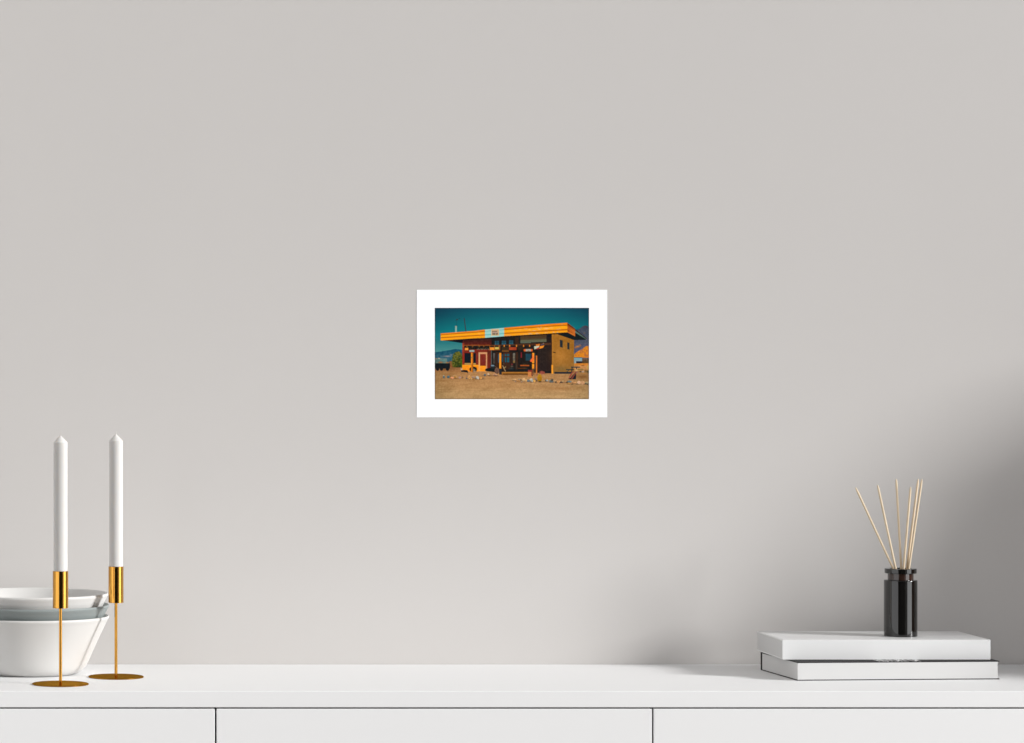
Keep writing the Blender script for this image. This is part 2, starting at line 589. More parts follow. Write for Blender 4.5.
# left mountains
poly([(434, 352.4), (440, 351.6), (446, 350.6), (450, 350), (455, 349), (458, 349.2), (463, 350), (463, 368), (434, 368)],
     (22, 78, 100), (70, 110, 122), var=12)
soft(447, 356.3, 5, 0.9, (165, 140, 140), 0.8)
soft(451, 354.8, 1.5, 0.8, (150, 135, 145), 0.7)
soft(441, 358.2, 5, 0.8, (60, 95, 115), 0.6)
rect(434.8, 358.4, 447, 363.3, (98, 128, 122), (85, 110, 105), var=18)
soft(439, 358.4, 1.3, 0.5, (235, 200, 150), 0.9)
soft(435.8, 358.6, 1.0, 0.5, (200, 120, 60), 0.9)
soft(443, 360.6, 2.0, 0.6, (90, 160, 160), 0.7)
soft(440.5, 362.3, 2.6, 0.7, (180, 100, 45), 0.95)
soft(447.5, 362.6, 1.9, 0.7, (190, 110, 40), 0.95)
# scrub fence, tree
rect(449.3, 361, 455, 370.2, (120, 82, 48), (150, 90, 45), var=15)
put((((GX - 457.8) / (5.9 + 0.9 * N1)) ** 2 + ((GY - 361) / (9.6 + 1.2 * N1)) ** 2 < 1) & (GX < 462.4) & (GY < 369.6),
    (92, 92, 30), (52, 62, 18), var=30)
tm = (((GX - 457.8) / 6.2) ** 2 + ((GY - 361) / 10) ** 2 < 1) & (GX < 462.4) & (GY < 369)
put(tm & (N3 > 0.2), (126, 118, 44), a=0.6)
put(tm & (N3 < -0.3), (30, 52, 40), a=0.7)
put(tm & (vnoise(0.8, 0.8, 21) > 0.45) & (GY < 360), (60, 110, 112), a=0.6)
soft(457.5, 363, 2.2, 3.5, (45, 60, 18), 0.45)
soft(461.2, 362.5, 1.0, 4.5, (60, 95, 15), 0.8)
soft(456.0, 354.5, 2.0, 1.6, (105, 100, 35), 0.5)
soft(459.5, 368, 2.0, 1.6, (20, 30, 25), 0.85)
# ground
gm = GY > np.interp(GX, [434, 449, 462, 500, 552, 575, 589], [370.8, 370.2, 370.5, 371, 372.8, 366, 365.5])
put(gm, (172, 120, 72), (186, 148, 100))
g_t = np.where(gm, 1.0, 0.0)[..., None]
IMG += g_t * (13 * N2 + 8 * N3 + 9 * NS)[..., None] * np.array([1.0, 0.9, 0.75])
dk = np.clip(1 - (GX - 434.8) / 26, 0, 1) * 0.13 + np.clip((GX - 560) / 29, 0, 1) * 0.12
IMG -= g_t * IMG * dk[..., None] * np.array([0.9, 0.75, 0.9])
soft(583, 377, 8, 2.6, (125, 82, 42), 0.8)
soft(440, 380.6, 9, 1.0, (140, 95, 52), 0.45)
soft(560, 388.5, 20, 2.0, (155, 105, 58), 0.5)
soft(500, 386, 60, 4, (186, 136, 84), 0.35)
soft(512, 394.5, 60, 3, (188, 150, 98), 0.4)
rect(434.8, 367.5, 462.4, 371.8, (140, 96, 58), (160, 110, 66), var=12)
# dark wagon
rect(434.8, 363.2, 450, 368.6, (16, 24, 30), (20, 26, 30), var=3)
for cxw in (437.5, 441.5, 447.5):
    ell(cxw, 369, 1.7, 1.8, (22, 26, 28))
soft(444.5, 369.8, 1.4, 0.7, (120, 75, 35), 0.7)

# building: red part
F_T = lambda x: np.interp(x, [440.9, 473, 485, 504, 548, 567.3], [333.4, 331.0, 329.5, 327.8, 324.0, 322.7])
F_B = lambda x: np.interp(x, [440.6, 473, 485, 504, 548, 567.6], [340.6, 338.4, 337.9, 336.3, 333.6, 332.3])
poly([(462.4, 339), (491.6, 336), (491.6, 346), (462.4, 346)], (36, 25, 25), (104, 34, 25), var=8)
poly([(443, 340.4), (462.6, 343.1), (462.6, 338.5)], (14, 20, 30))
rect(462.4, 345.5, 491.2, 366, (122, 40, 28), (128, 42, 30), var=5)
rect(462.4, 343, 464.2, 365, (146, 46, 30), var=5)
rect(464.4, 345.4, 491, 349.3, (34, 30, 26), var=26, nz=N3)
rect(462.6, 344.9, 491, 345.7, (150, 78, 34), var=18)
for xx in (463.4, 467, 472.6, 479.2, 483.8):
    soft(xx, 346.4, 0.8, 0.9, (170, 100, 38), 0.85)
soft(464, 349.5, 1.0, 2.2, (150, 60, 35), 0.5)
rect(465, 347.8, 468.3, 350.2, (238, 150, 58))
rect(469.3, 350.0, 474.3, 351.8, (150, 166, 160), var=10)
for i in range(15):
    soft(476.6 + i * 0.88, 349.2 + 0.3 * math.sin(i * 2.3), 0.45, 0.6, (150, 145, 120) if i % 4 else (90, 75, 60), 0.8)
rect(464.5, 353.0, 475.9, 363.2, (17, 25, 32), (14, 26, 36))
rect(464.5, 363.0, 475.9, 364.8, (196, 150, 78), (140, 120, 70))
rect(462.1, 364.8, 479.6, 371.4, (255, 152, 26), (250, 145, 35), var=6)
rect(478.5, 352.2, 487.2, 371.3, (208, 146, 100))
rect(478.5, 353, 480.0, 371.3, (205, 165, 130), (245, 160, 70))
rect(480.1, 354, 485.9, 366, (130, 44, 32), (122, 40, 30), var=6)
soft(483.5, 360.5, 1.5, 2, (105, 40, 40), 0.5)
rect(480.1, 365.8, 485.9, 371.4, (255, 156, 32), (248, 150, 40))
rect(487.2, 350.5, 491.0, 369, (92, 38, 26), (112, 38, 28), var=4)
rect(487.4, 354, 488.4, 369, (128, 44, 28))
# middle, dark part
poly([(491.5, 336), (552, 332), (552, 373), (491.5, 372)], (30, 27, 26), (34, 28, 24), var=6)
for xw, y_ in ((494.7, 340.9), (501.8, 340.7), (509.0, 340.2)):
    rect(xw, y_, xw + 4.3, 344.9, (36, 68, 84), (44, 98, 112))
    rect(xw + 1.9, y_, xw + 2.3, 344.9, (26, 44, 54))
    rect(xw, y_ + 1.8, xw + 4.3, y_ + 2.2, (26, 50, 60))
rect(515, 337.5, 518.8, 345, (56, 36, 26))
poly([(520.4, 336.2), (546.4, 334.4), (546.4, 342), (531, 342.4), (531, 343.1), (520.4, 343.4)], (72, 50, 30), (90, 84, 62))
poly([(520.4, 340.3), (546.4, 339.2), (546.4, 341.6), (531, 342.2), (531, 342.9), (520.4, 343.0)], (104, 98, 70), (86, 98, 84))
poly([(521, 337), (546, 335), (546, 337.6), (521, 339)], (80, 56, 34), a=0.7)
rect(546.6, 333, 551.8, 372.8, (36, 28, 26), (44, 30, 28))
rect(547.2, 333, 551.7, 337, (16, 20, 26), a=0.7)
poly([(490, 344.9), (551, 342.8), (551, 345.2), (490, 346.0)], (82, 48, 30), (70, 44, 30), var=10)
rect(489.4, 345.2, 500.2, 350.2, (140, 82, 36), var=10)
rect(490.2, 345.7, 494.2, 347, (12, 16, 24))
rect(495, 345.7, 498.2, 347, (14, 14, 18))
rect(489.9, 347.4, 494.3, 350.0, (232, 140, 46))
rect(494.8, 347.2, 498.9, 349.2, (206, 180, 86))
rect(501.5, 347, 508.9, 352, (58, 44, 28))
for i in range(8):
    soft(502.6 + i * 0.82, 351.0, 0.45, 0.9, (170, 98, 36), 0.85)
rect(509, 347.2, 516.6, 350, (168, 66, 36), var=10)
rect(517.5, 346, 523.2, 350.2, (46, 36, 24))
for xx in (504.2, 509.6, 516.5, 523.6, 529.6):
    rect(xx - 0.55, 344.9, xx + 0.55, 346.9, (214, 128, 44))
rect(523.7, 349.1, 532.6, 351.3, (214, 96, 40))
rect(525.8, 349.1, 530.8, 351.3, (166, 156, 142))
poly([(536, 344.4), (540, 343.9), (539.4, 346.2), (535.8, 346.6)], (214, 122, 42))
poly([(534, 346.3), (539.6, 345.8), (538.4, 348), (534.3, 349.4)], (196, 198, 172))
poly([(536.2, 348.6), (539.2, 347.0), (539.0, 349.4), (536.6, 349.4)], (178, 46, 34))
poly([(539.8, 346.2), (544.4, 345.3), (543.2, 347.6), (541.3, 349.2), (539.2, 348.9)], (238, 142, 44))
poly([(540.6, 344.6), (544.0, 342.9), (544.2, 344.6), (541, 345.6)], (86, 72, 84))
soft(543.5, 343.2, 0.6, 0.5, (190, 150, 80), 0.7)
# porch interior
rect(493, 353, 495.1, 363.6, (84, 80, 80), (70, 60, 52), var=14)
rect(495.6, 352, 498, 370, (58, 36, 26))
rect(498, 354, 499.6, 362.5, (22, 82, 102))
rect(501.4, 354, 503.3, 362, (28, 66, 76))
rect(503.2, 352.5, 510, 371.3, (74, 42, 28), (58, 36, 26))
for x0_, x1_ in ((504.9, 506.3), (507.1, 509.2)):
    rect(x0_, 353.9, x1_, 356.1, (26, 88, 104))
    rect(x0_, 357.4, x1_, 362.2, (26, 86, 102))
rect(510.2, 352, 512.4, 370, (50, 34, 26))
rect(512.9, 353, 515.0, 363, (112, 108, 98), (110, 92, 64), var=22)
soft(513.9, 359, 0.8, 0.8, (60, 66, 84), 0.8)
soft(513.9, 361.8, 0.9, 0.9, (180, 120, 46), 0.7)
rect(515.6, 352, 518, 370, (60, 38, 26))
rect(520.7, 352.4, 521.9, 357.8, (128, 34, 42))
rect(525.6, 353.8, 531.0, 360.6, (28, 66, 82), (38, 66, 76))
soft(528.5, 351.8, 1.0, 1.4, (70, 56, 30), 0.6)
soft(512, 364.4, 1.0, 1.0, (150, 52, 60), 0.85)
soft(512, 366.3, 1.4, 0.8, (130, 120, 100), 0.7)
soft(511.5, 369, 2.5, 1.8, (40, 70, 82), 0.6)
soft(516.3, 366, 0.7, 4, (70, 78, 76), 0.5)
soft(524.5, 364.2, 2.5, 0.8, (74, 64, 36), 0.7)
rect(520.2, 365.0, 529.2, 366.1, (172, 82, 30))
rect(518, 367.9, 527, 368.8, (92, 52, 26))
soft(524, 367, 2, 1, (50, 46, 34), 0.6)
soft(527, 370, 2, 2, (22, 60, 72), 0.6)
rect(504, 369.3, 528, 372.0, (22, 26, 28), a=0.75)
rect(501.5, 371.9, 528, 374.9, (176, 114, 44), (150, 92, 36))
rect(503, 373.4, 528, 373.9, (80, 50, 20))
rect(503, 374.5, 528, 374.9, (60, 40, 22))
# posts
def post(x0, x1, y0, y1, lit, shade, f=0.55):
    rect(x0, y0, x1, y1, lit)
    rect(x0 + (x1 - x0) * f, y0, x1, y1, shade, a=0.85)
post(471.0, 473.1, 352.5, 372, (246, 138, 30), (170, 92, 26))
soft(471.8, 357.5, 0.6, 0.7, (90, 130, 90), 0.9)
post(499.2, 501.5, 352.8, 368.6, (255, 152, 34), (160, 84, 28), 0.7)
rect(532.1, 352.8, 534.3, 368.9, (255, 152, 36))
poly([(532.4, 353.5), (534, 357), (533.6, 361.5), (530.6, 362), (530, 360.6), (532, 358)], (246, 112, 46))
soft(530.6, 361.0, 0.7, 0.5, (240, 80, 60), 0.9)
rect(531.9, 363.2, 534.4, 363.9, (60, 34, 22))
rect(534.5, 353, 535.6, 370, (40, 50, 52))
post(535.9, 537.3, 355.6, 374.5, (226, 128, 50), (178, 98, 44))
rect(531.9, 368.8, 534.5, 375, (120, 82, 50), (150, 100, 60), var=18)
soft(534, 370.5, 1.6, 2.6, (60, 44, 34), 0.7)
soft(532.4, 375.5, 0.6, 0.6, (20, 20, 22), 0.9)
# dark plank wall
poly([(537.5, 349.2), (546.8, 347), (546.8, 373.2), (537.5, 372.4)], (44, 34, 30), (46, 34, 32), var=5)
for xx in (539.3, 541.2, 543.1, 545, 546.9, 548.8, 550.3):
    rect(xx, 349.5, xx + 0.35, 372.5, (30, 24, 24), a=0.7)
rect(539, 371.0, 552, 373.4, (22, 26, 30), a=0.8)
poly([(539, 372), (541.5, 370.8), (544.8, 371.8), (545, 373.6), (541.5, 374.6)], (150, 76, 62), var=16)
# bin, shrub
rect(527.9, 370, 532.0, 376.8, (196, 122, 62), (206, 132, 76))
rect(527.9, 370, 532.2, 371.8, (140, 52, 42))
rect(531.4, 371, 532.2, 375.8, (120, 44, 40))
soft(537, 374.4, 1.4, 1.4, (130, 84, 66), 0.7)
# yellow side wall
wl = [(551.8, 333.4), (556.2, 333.6), (574.1, 339.9), (574.0, 370), (570, 373.8), (552, 373.6)]
poly(wl, (164, 106, 34), (150, 104, 48), var=5)
soft(560, 356, 9, 9, (190, 126, 52), 0.75)
soft(572.5, 350, 1.8, 12, (150, 96, 26), 0.5)
soft(561, 368.5, 8, 3.0, (122, 98, 54), 0.6)
rect(554.3, 371.9, 571.2, 373.7, (24, 40, 50))
rect(551.5, 365, 553.1, 373.6, (250, 156, 44))
rect(552.0, 334.5, 553.4, 365, (190, 126, 46), a=0.6)
rect(551.0, 340, 551.9, 365, (60, 36, 28))
poly([(559.7, 339.6), (562.9, 340.2), (562.9, 347.9), (559.8, 347.0)], (96, 76, 44))
poly([(560.0, 340.0), (562.3, 340.5), (562.3, 347.4), (560.1, 346.8)], (34, 44, 50))
poly([(567.1, 342.2), (569.6, 342.7), (569.6, 349.9), (567.2, 349.2)], (96, 76, 44))
poly([(567.5, 342.6), (569.1, 343.0), (569.1, 349.3), (567.6, 348.8)], (32, 42, 46))
poly([(552.4, 351.7), (555.7, 352.2), (555.6, 353.1), (553.2, 352.6)], (46, 30, 20))
# right mountains
poly([(574.1, 333), (577, 330), (580, 328.3), (583, 326.2), (585.6, 325.4), (589.2, 326.8), (589.2, 358), (574.1, 358)],
     (62, 72, 86), (92, 90, 112), var=12)
soft(585.5, 326.8, 3.0, 1.2, (74, 58, 64), 0.7)
soft(577.5, 329.6, 2.4, 0.9, (20, 72, 92), 0.8)
soft(584.6, 333.2, 1.3, 0.9, (135, 95, 70), 0.6)
soft(582, 342, 7, 1.2, (70, 78, 88), 0.6)
soft(586, 334.5, 2, 3, (66, 84, 98), 0.4)
soft(577.8, 346.5, 2.6, 0.9, (212, 124, 46), 0.95)
soft(575.8, 347.6, 1.3, 0.7, (200, 116, 50), 0.9)
soft(580, 345.2, 1.3, 0.6, (205, 124, 50), 0.8)
poly([(574.1, 354.4), (576.3, 352.5), (579, 350.6), (582.4, 349), (584.6, 347), (586.6, 346), (589.2, 345.9), (589.2, 357.8),
      (574.1, 357.8)], (216, 132, 38), (222, 134, 36), var=16, nz=N2)
hm = pmask([(574.1, 354.4), (576.3, 352.5), (579, 350.6), (582.4, 349), (584.6, 347), (586.6, 346), (589.2, 345.9), (589.2, 357.8),
            (574.1, 357.8)]) & (N1 + 0.7 * N2 > 0.25)
put(hm, (168, 98, 58), a=0.75)
soft(575.5, 355, 1.4, 0.7, (160, 96, 70), 0.7)
soft(580.8, 352.8, 3.0, 0.6, (170, 98, 56), 0.6)
soft(585.8, 354.8, 2.0, 0.7, (168, 92, 66), 0.6)
soft(587.5, 350.4, 1.5, 0.6, (176, 100, 50), 0.5)
rect(582, 358.2, 589, 363.5, (98, 72, 60), (80, 62, 32), var=18)
rect(574.2, 357.4, 582.2, 361.2, (112, 160, 164), (140, 158, 168))
rect(574.2, 357.3, 582.0, 357.8, (50, 62, 66))
rect(574.4, 361, 576.1, 363, (150, 160, 160))
rect(576.2, 361.2, 582, 363.9, (24, 30, 40))
rect(574.1, 363.2, 589, 366, (206, 126, 46), var=14)
rect(574.1, 365.6, 589, 371, (204, 142, 82), (176, 122, 70), var=18)
soft(583, 365.6, 1.6, 0.5, (90, 60, 40), 0.8)
soft(588, 367, 0.8, 2.4, (190, 170, 70), 0.8)
soft(588, 371.5, 1.6, 1.6, (56, 50, 30), 0.85)
soft(585.5, 371, 1.2, 1.2, (84, 66, 36), 0.7)
# picnic table
rect(571, 366.6, 580, 367.7, (56, 64, 62), var=10)
rect(566, 369.1, 574, 370.1, (50, 58, 52))
line(572.2, 367, 571.6, 373, 1.0, (40, 48, 48))
line(576.2, 367, 576.8, 369.6, 0.8, (40, 46, 50))
line(569, 370, 566, 372.5, 0.7, (60, 64, 56))
rect(577.5, 369.1, 583.5, 370.0, (120, 110, 60))
soft(576.2, 370.2, 1.4, 0.8, (235, 200, 140), 0.8)
soft(580.4, 371.5, 0.8, 0.8, (14, 24, 40), 0.9)
soft(582.8, 371.6, 1.2, 0.9, (190, 180, 180), 0.8)
soft(577, 372.2, 0.8, 0.8, (120, 80, 130), 0.6)
soft(584, 373.6, 3, 0.5, (200, 130, 60), 0.6)
# tilted red frames
poly([(571.5, 379.2), (576, 379.4), (576.2, 374), (574.6, 373), (571, 377)], (20, 32, 38))
poly([(568.3, 378.8), (570.5, 379.4), (572.4, 379.2), (572, 377), (571, 377.6)], (18, 24, 30))
poly([(568.2, 378.6), (570.2, 374.6), (572.6, 371.6), (574.2, 371.4), (572.2, 374), (570.2, 377.6)], (150, 70, 56))
poly([(570.8, 379.0), (572.8, 375.6), (575.4, 371.9), (576.8, 372.4), (574.6, 375.6), (572.2, 379.2)], (128, 62, 52))

# roof soffit and fascia
poly([(555, 333.4), (568, 332.4), (575.2, 335), (575.2, 331.5), (586.4, 338.8), (585.6, 339.8), (574, 340.0)], (20, 28, 30))
poly([(575.1, 329.6), (586.8, 338.4), (586.0, 339.4), (575.1, 332.6)], (92, 122, 114), (70, 92, 84))
poly([(575.0, 329.0), (587.0, 338.5), (586.6, 338.9), (575.0, 330.4)], (54, 38, 30))
poly([(441.5, 340.0)] + [(x, float(F_B(x)) - 0.4) for x in (470, 485, 504, 548, 567)] +
     [(x, float(F_B(x)) + 1.1) for x in (567, 548, 504, 485, 470)] + [(455, 341)], (15, 18, 24), a=0.9)
FT, FB = F_T(GX), F_B(GX)
fr = (GY - FT) / (FB - FT)
inF = (fr >= 0) & (fr <= 1) & (GX > 440.8 - 0.25 * np.sin(fr * 3 * PI) ** 2) & (GX < 567.4)
tt = np.clip((GX - 441) / 126, 0, 1)
l1, l2 = 0.19 + 0.06 * tt, 0.60 + 0.12 * tt
f_full = np.clip(fr, 0, 1)
base = np.stack([np.full_like(fr, 255), 160 - 32 * np.exp(-((fr - 0.08) / 0.10) ** 2), np.full_like(fr, 22.0)], -1)
base[..., 1] += 8 * np.exp(-((fr - 0.42) / 0.16) ** 2)
k1 = np.exp(-((fr - l1) / 0.055) ** 2)[..., None] * 0.85
k2 = np.exp(-((fr - l2) / 0.065) ** 2)[..., None] * 0.9
base = base * (1 - k1) + np.array([158, 80, 16]) * k1
base = base * (1 - k2) + np.array([166, 86, 20]) * k2
base += (5 * N2)[..., None]
IMG[inF] = base[inF]
for cx_, cy_, rx_, ry_, c_ in (
        (515.5, 330.3, 2.4, 0.6, (250, 168, 96)), (520.5, 329.6, 1.6, 0.8, (255, 172, 70)), (525.8, 328.9, 2.2, 0.7, (244, 168, 104)),
        (529.5, 329.6, 1.6, 0.8, (255, 176, 90)), (534.6, 330.5, 2.6, 0.5, (222, 172, 140)), (537.5, 327.7, 2.4, 0.5, (236, 164, 112)),
        (539.5, 329.2, 1.8, 0.9, (250, 182, 110)), (541, 327.8, 1.0, 1.0, (214, 170, 150)), (546.5, 328.5, 3.2, 0.9, (252, 186, 124)),
        (551.5, 327.8, 2.2, 0.9, (252, 180, 96)), (530, 333.7, 2.4, 0.6, (206, 176, 156)), (525, 334.2, 2.4, 0.5, (246, 168, 96)),
        (537.5, 333.4, 2.6, 0.5, (214, 178, 160)), (546, 332.6, 2.4, 0.5, (240, 168, 110)), (519, 335, 3.0, 0.5, (246, 160, 84)),
        (510, 335.4, 2.0, 0.6, (226, 158, 110)), (562, 324.2, 1.0, 0.5, (214, 140, 110)), (557.8, 329.3, 2.2, 0.4, (224, 172, 140)),
        (559.6, 328.5, 0.9, 0.5, (222, 170, 130)), (553.6, 332.4, 1.0, 0.5, (206, 168, 150)), (557.5, 332.6, 0.7, 0.5, (170, 164, 170)),
        (477, 330.9, 2.0, 0.6, (246, 150, 80)), (479, 333.6, 2.0, 0.9, (255, 172, 66)), (466, 334, 2, 0.6, (255, 166, 56)),
        (455, 339.6, 1.5, 0.4, (206, 130, 90)), (506.5, 335.5, 2.2, 0.7, (230, 150, 100)), (448, 335.2, 2.5, 0.7, (255, 168, 40))):
    w_ = np.exp(-(((GX - cx_) / rx_) ** 2 + ((GY - cy_) / ry_) ** 2) * 1.3) * np.where(inF, 0.85, 0)
    w_ = np.clip(w_ * (1 + 0.5 * N3), 0, 1)[..., None]
    IMG[:] = IMG * (1 - w_) + np.array(c_, float) * w_
# pale blue section with its small sign
inB = (fr >= 0) & (fr <= 1) & (GX > 485.1) & (GX < 504.0)
bl = np.array([158, 208, 202.0]) - (k1 * 0.9 + k2) * np.array([70, 34, 30]) + (6 * N2)[..., None]
IMG[inB] = bl[inB]
soft(487.5, 330.6, 2.0, 0.5, (205, 210, 190), 0.6)
soft(500.5, 329.2, 3.0, 0.6, (176, 200, 180), 0.7)
rect(491.2, 329.2, 499.1, 335.6, (226, 184, 136))
rect(492.0, 329.8, 498.5, 335.2, (206, 166, 130), (176, 156, 110))
for x0_, x1_, y0_, y1_ in ((492.2, 493.0, 330.9, 332.3), (493.3, 494.0, 331.2, 332.2), (494.3, 495.0, 330.9, 332.3),
                           (495.3, 496.0, 331.0, 332.2), (496.2, 496.9, 331.0, 332.0)):
    rect(x0_, y0_, x1_, y1_, (112, 96, 86))
rect(492.2, 332.3, 497.6, 333.1, (190, 160, 146))
for x0_, x1_ in ((492.3, 493.1), (493.3, 494.2), (494.3, 495.0), (495.9, 496.6), (496.8, 497.8)):
    rect(x0_, 333.2, x1_, 334.6, (84, 78, 72))
soft(497.8, 334.4, 0.7, 0.5, (230, 150, 110), 0.8)
soft(491.3, 336.2, 0.6, 0.8, (225, 195, 150), 0.7)
# return of the fascia
poly([(567.3, 322.7), (575.1, 328.6), (575.2, 336.4), (567.5, 332.3)], (178, 92, 30), (196, 102, 38), axis='x', var=6)
poly([(567.3, 322.9), (575.1, 328.7), (575.1, 329.9), (567.3, 325.0)], (108, 48, 18))
poly([(567.5, 325.4), (575.1, 330.4), (575.1, 331.0), (567.5, 326.4)], (150, 70, 22), a=0.7)
poly([(567.4, 329.8), (569.4, 330.6), (569, 332), (567.4, 331.2)], (110, 54, 22), a=0.7)
poly([(567.7, 331.4), (575.1, 335.2), (575.2, 336.5), (567.5, 332.4)], (206, 112, 40))
# masts on the roof
rect(455.2, 325.9, 456.9, float(F_T(456)), (140, 172, 160))
soft(456.2, 326.3, 0.7, 0.4, (190, 120, 80), 0.9)
line(456.4, 326, 456.8, 320, 0.5, (26, 84, 92))
ell(457.2, 319.4, 1.0, 0.55, (58, 48, 46))
ell(459.4, 318.5, 1.0, 0.4, (22, 74, 84))
ell(456, 320.3, 0.6, 0.3, (40, 60, 66))
line(464.2, 318.2, 465.9, float(F_T(465.8)), 0.85, (56, 54, 58))

# things on the forecourt
soft(461.5, 369.3, 1.0, 1.2, (225, 210, 190), 0.8)
poly([(461, 370.4), (464, 369.9), (467.2, 370.2), (468, 371.4), (467.8, 373), (466.6, 372.4), (464, 372), (461.2, 372)], (9, 24, 30))
soft(466, 373.8, 0.9, 1.2, (196, 130, 66), 0.8)
soft(466.9, 376.6, 0.6, 2.0, (110, 86, 80), 0.6)
ell(473.2, 369.2, 3.8, 2.6, (16, 22, 24))
ell(473.6, 370.6, 2.6, 1.8, (120, 110, 90))
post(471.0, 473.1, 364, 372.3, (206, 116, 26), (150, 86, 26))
soft(476, 369.4, 0.8, 2.2, (12, 22, 26), 0.8)
soft(474.4, 371.4, 1.6, 0.6, (200, 150, 120), 0.8)
put(((GX - 490.5) / (5.4 + 0.5 * N1)) ** 2 + ((GY - 369.7) / (2.0 + 0.4 * N1)) ** 2 < 1, (22, 30, 30), (18, 24, 26), var=8)
rect(490.4, 364.8, 494.6, 368.5, (40, 44, 46))
rect(491.0, 364.9, 494.2, 366.3, (112, 134, 146))
ell(497, 370.8, 2.5, 3.0, (112, 80, 66), (96, 70, 58), var=30, nz=N3)
line(494.6, 366, 500, 370, 0.4, (120, 90, 70))
rect(499.2, 368.8, 501.8, 374.7, (34, 38, 42), (44, 42, 44))
line(502.6, 365.5, 505.6, 371.5, 0.8, (176, 142, 100))
line(503.4, 368.6, 506, 366.6, 0.9, (150, 126, 84))
soft(503.4, 363.5, 0.7, 1.2, (110, 90, 60), 0.6)
soft(502.6, 370.4, 0.7, 1.2, (16, 18, 20), 0.8)
for cx_, cy_, rx_, ry_, c_ in (
        (441.5, 377.4, 0.6, 0.6, (214, 140, 70)), (443.9, 376.9, 1.1, 1.2, (52, 98, 118)), (443.7, 375.6, 0.7, 0.6, (150, 150, 120)),
        (448.4, 376.8, 1.6, 1.2, (50, 106, 128)), (450.6, 376, 0.9, 0.8, (170, 110, 40)),
        (454.9, 376.8, 2.4, 1.7, (206, 156, 88)), (455.2, 377.0, 1.3, 1.3, (196, 120, 30)), (452.3, 377.8, 1.9, 1.1, (246, 138, 76)),
        (459.9, 377.4, 1.3, 1.0, (192, 140, 130)), (462.6, 377.2, 0.6, 0.8, (110, 84, 66)), (466.6, 378.3, 0.8, 0.5, (60, 76, 96)),
        (469.5, 377.3, 1.6, 1.7, (242, 160, 64)), (471.6, 378.6, 0.7, 0.8, (255, 196, 96)), (473.3, 377.2, 1.3, 0.9, (166, 128, 112)),
        (476.0, 378.2, 1.2, 0.8, (140, 134, 124)), (477.3, 377.2, 1.5, 1.4, (212, 210, 190)), (478.4, 378.4, 0.8, 0.9, (206, 206, 192)),
        (480.6, 377.9, 1.5, 1.4, (238, 148, 48)), (474, 379.3, 1.0, 0.6, (206, 136, 46)), (483, 378.4, 1.0, 0.6, (130, 100, 66)),
        (485.0, 375.0, 1.4, 1.0, (62, 94, 116)), (482.6, 375.2, 0.9, 0.6, (206, 140, 70)), (488.2, 374.3, 1.1, 0.9, (226, 182, 132)),
        (489.2, 375.4, 1.2, 0.5, (110, 76, 50)), (491.0, 374.4, 1.0, 0.9, (214, 146, 70)), (494.9, 374.6, 2.0, 0.7, (206, 140, 100)),
        (496, 375.6, 1.8, 0.4, (96, 66, 50)),
        (514.7, 379.4, 1.9, 0.95, (234, 172, 98)), (513.2, 380.2, 0.7, 0.5, (130, 110, 60)), (515.5, 381.4, 0.8, 0.4, (140, 120, 110)),
        (518.5, 380.8, 1.5, 0.9, (208, 128, 50)), (519, 379.3, 1.0, 0.6, (170, 150, 120)), (520.9, 379.7, 0.9, 0.9, (116, 88, 62)),
        (523.4, 379.8, 1.8, 1.9, (238, 180, 110)), (525.6, 380.4, 1.4, 1.1, (230, 160, 76)), (521.6, 381.8, 0.8, 0.5, (150, 134, 120)),
        (528.5, 380.7, 1.5, 1.2, (66, 104, 128)), (530.8, 379.6, 1.2, 1.3, (220, 190, 150)), (531.8, 380.4, 1.3, 1.7, (178, 188, 180)),
        (531, 382, 0.9, 0.5, (110, 76, 56)), (534.3, 380.9, 1.3, 1.2, (255, 174, 54)), (535.6, 378.8, 1.0, 1.0, (140, 112, 112)),
        (536.7, 380.6, 0.8, 0.8, (70, 66, 56)),
        (544.0, 380.8, 1.0, 0.8, (206, 144, 70)), (546.0, 380.6, 1.0, 1.0, (64, 68, 66)), (547.2, 380.4, 1.3, 0.9, (150, 166, 164)),
        (551.5, 381.2, 2.4, 1.3, (84, 108, 114)), (552.2, 379.9, 1.4, 0.9, (60, 64, 60)), (554.4, 380.6, 1.2, 1.0, (214, 152, 86)),
        (556.0, 382.0, 1.0, 0.8, (70, 60, 50)), (558.4, 381.9, 1.5, 1.5, (228, 146, 66)), (561.4, 382.2, 1.7, 0.7, (66, 46, 46)),
        (563.4, 381.2, 1.0, 0.9, (206, 156, 90)), (565.6, 381.6, 1.2, 0.9, (198, 130, 70)), (569.4, 381.5, 2.4, 0.95, (84, 122, 132)),
        (567.0, 382.2, 0.9, 0.7, (30, 34, 38)), (568.5, 383.5, 1.6, 0.6, (240, 156, 38)), (573.6, 382.4, 2.2, 1.2, (214, 138, 70)),
        (572, 384.2, 1.0, 0.4, (110, 84, 62)), (577, 384, 1.4, 0.4, (120, 92, 66)), (578.8, 382.4, 1.5, 1.5, (238, 176, 128)),
        (582.4, 382.9, 2.2, 1.7, (232, 158, 96)), (586.8, 382.9, 1.8, 1.1, (166, 146, 90)), (585.6, 383.6, 0.9, 0.6, (56, 64, 68)),
        (588, 384.2, 1.4, 0.5, (60, 46, 36))):
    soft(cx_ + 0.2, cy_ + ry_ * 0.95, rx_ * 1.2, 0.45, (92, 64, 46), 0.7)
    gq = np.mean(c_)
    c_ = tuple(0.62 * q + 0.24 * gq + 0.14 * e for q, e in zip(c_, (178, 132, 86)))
    put(((GX - cx_) / (rx_ * (1 + 0.35 * N3))) ** 2 + ((GY - cy_) / (ry_ * (1 + 0.35 * N1))) ** 2 < 1, c_, var=34, nz=N3)
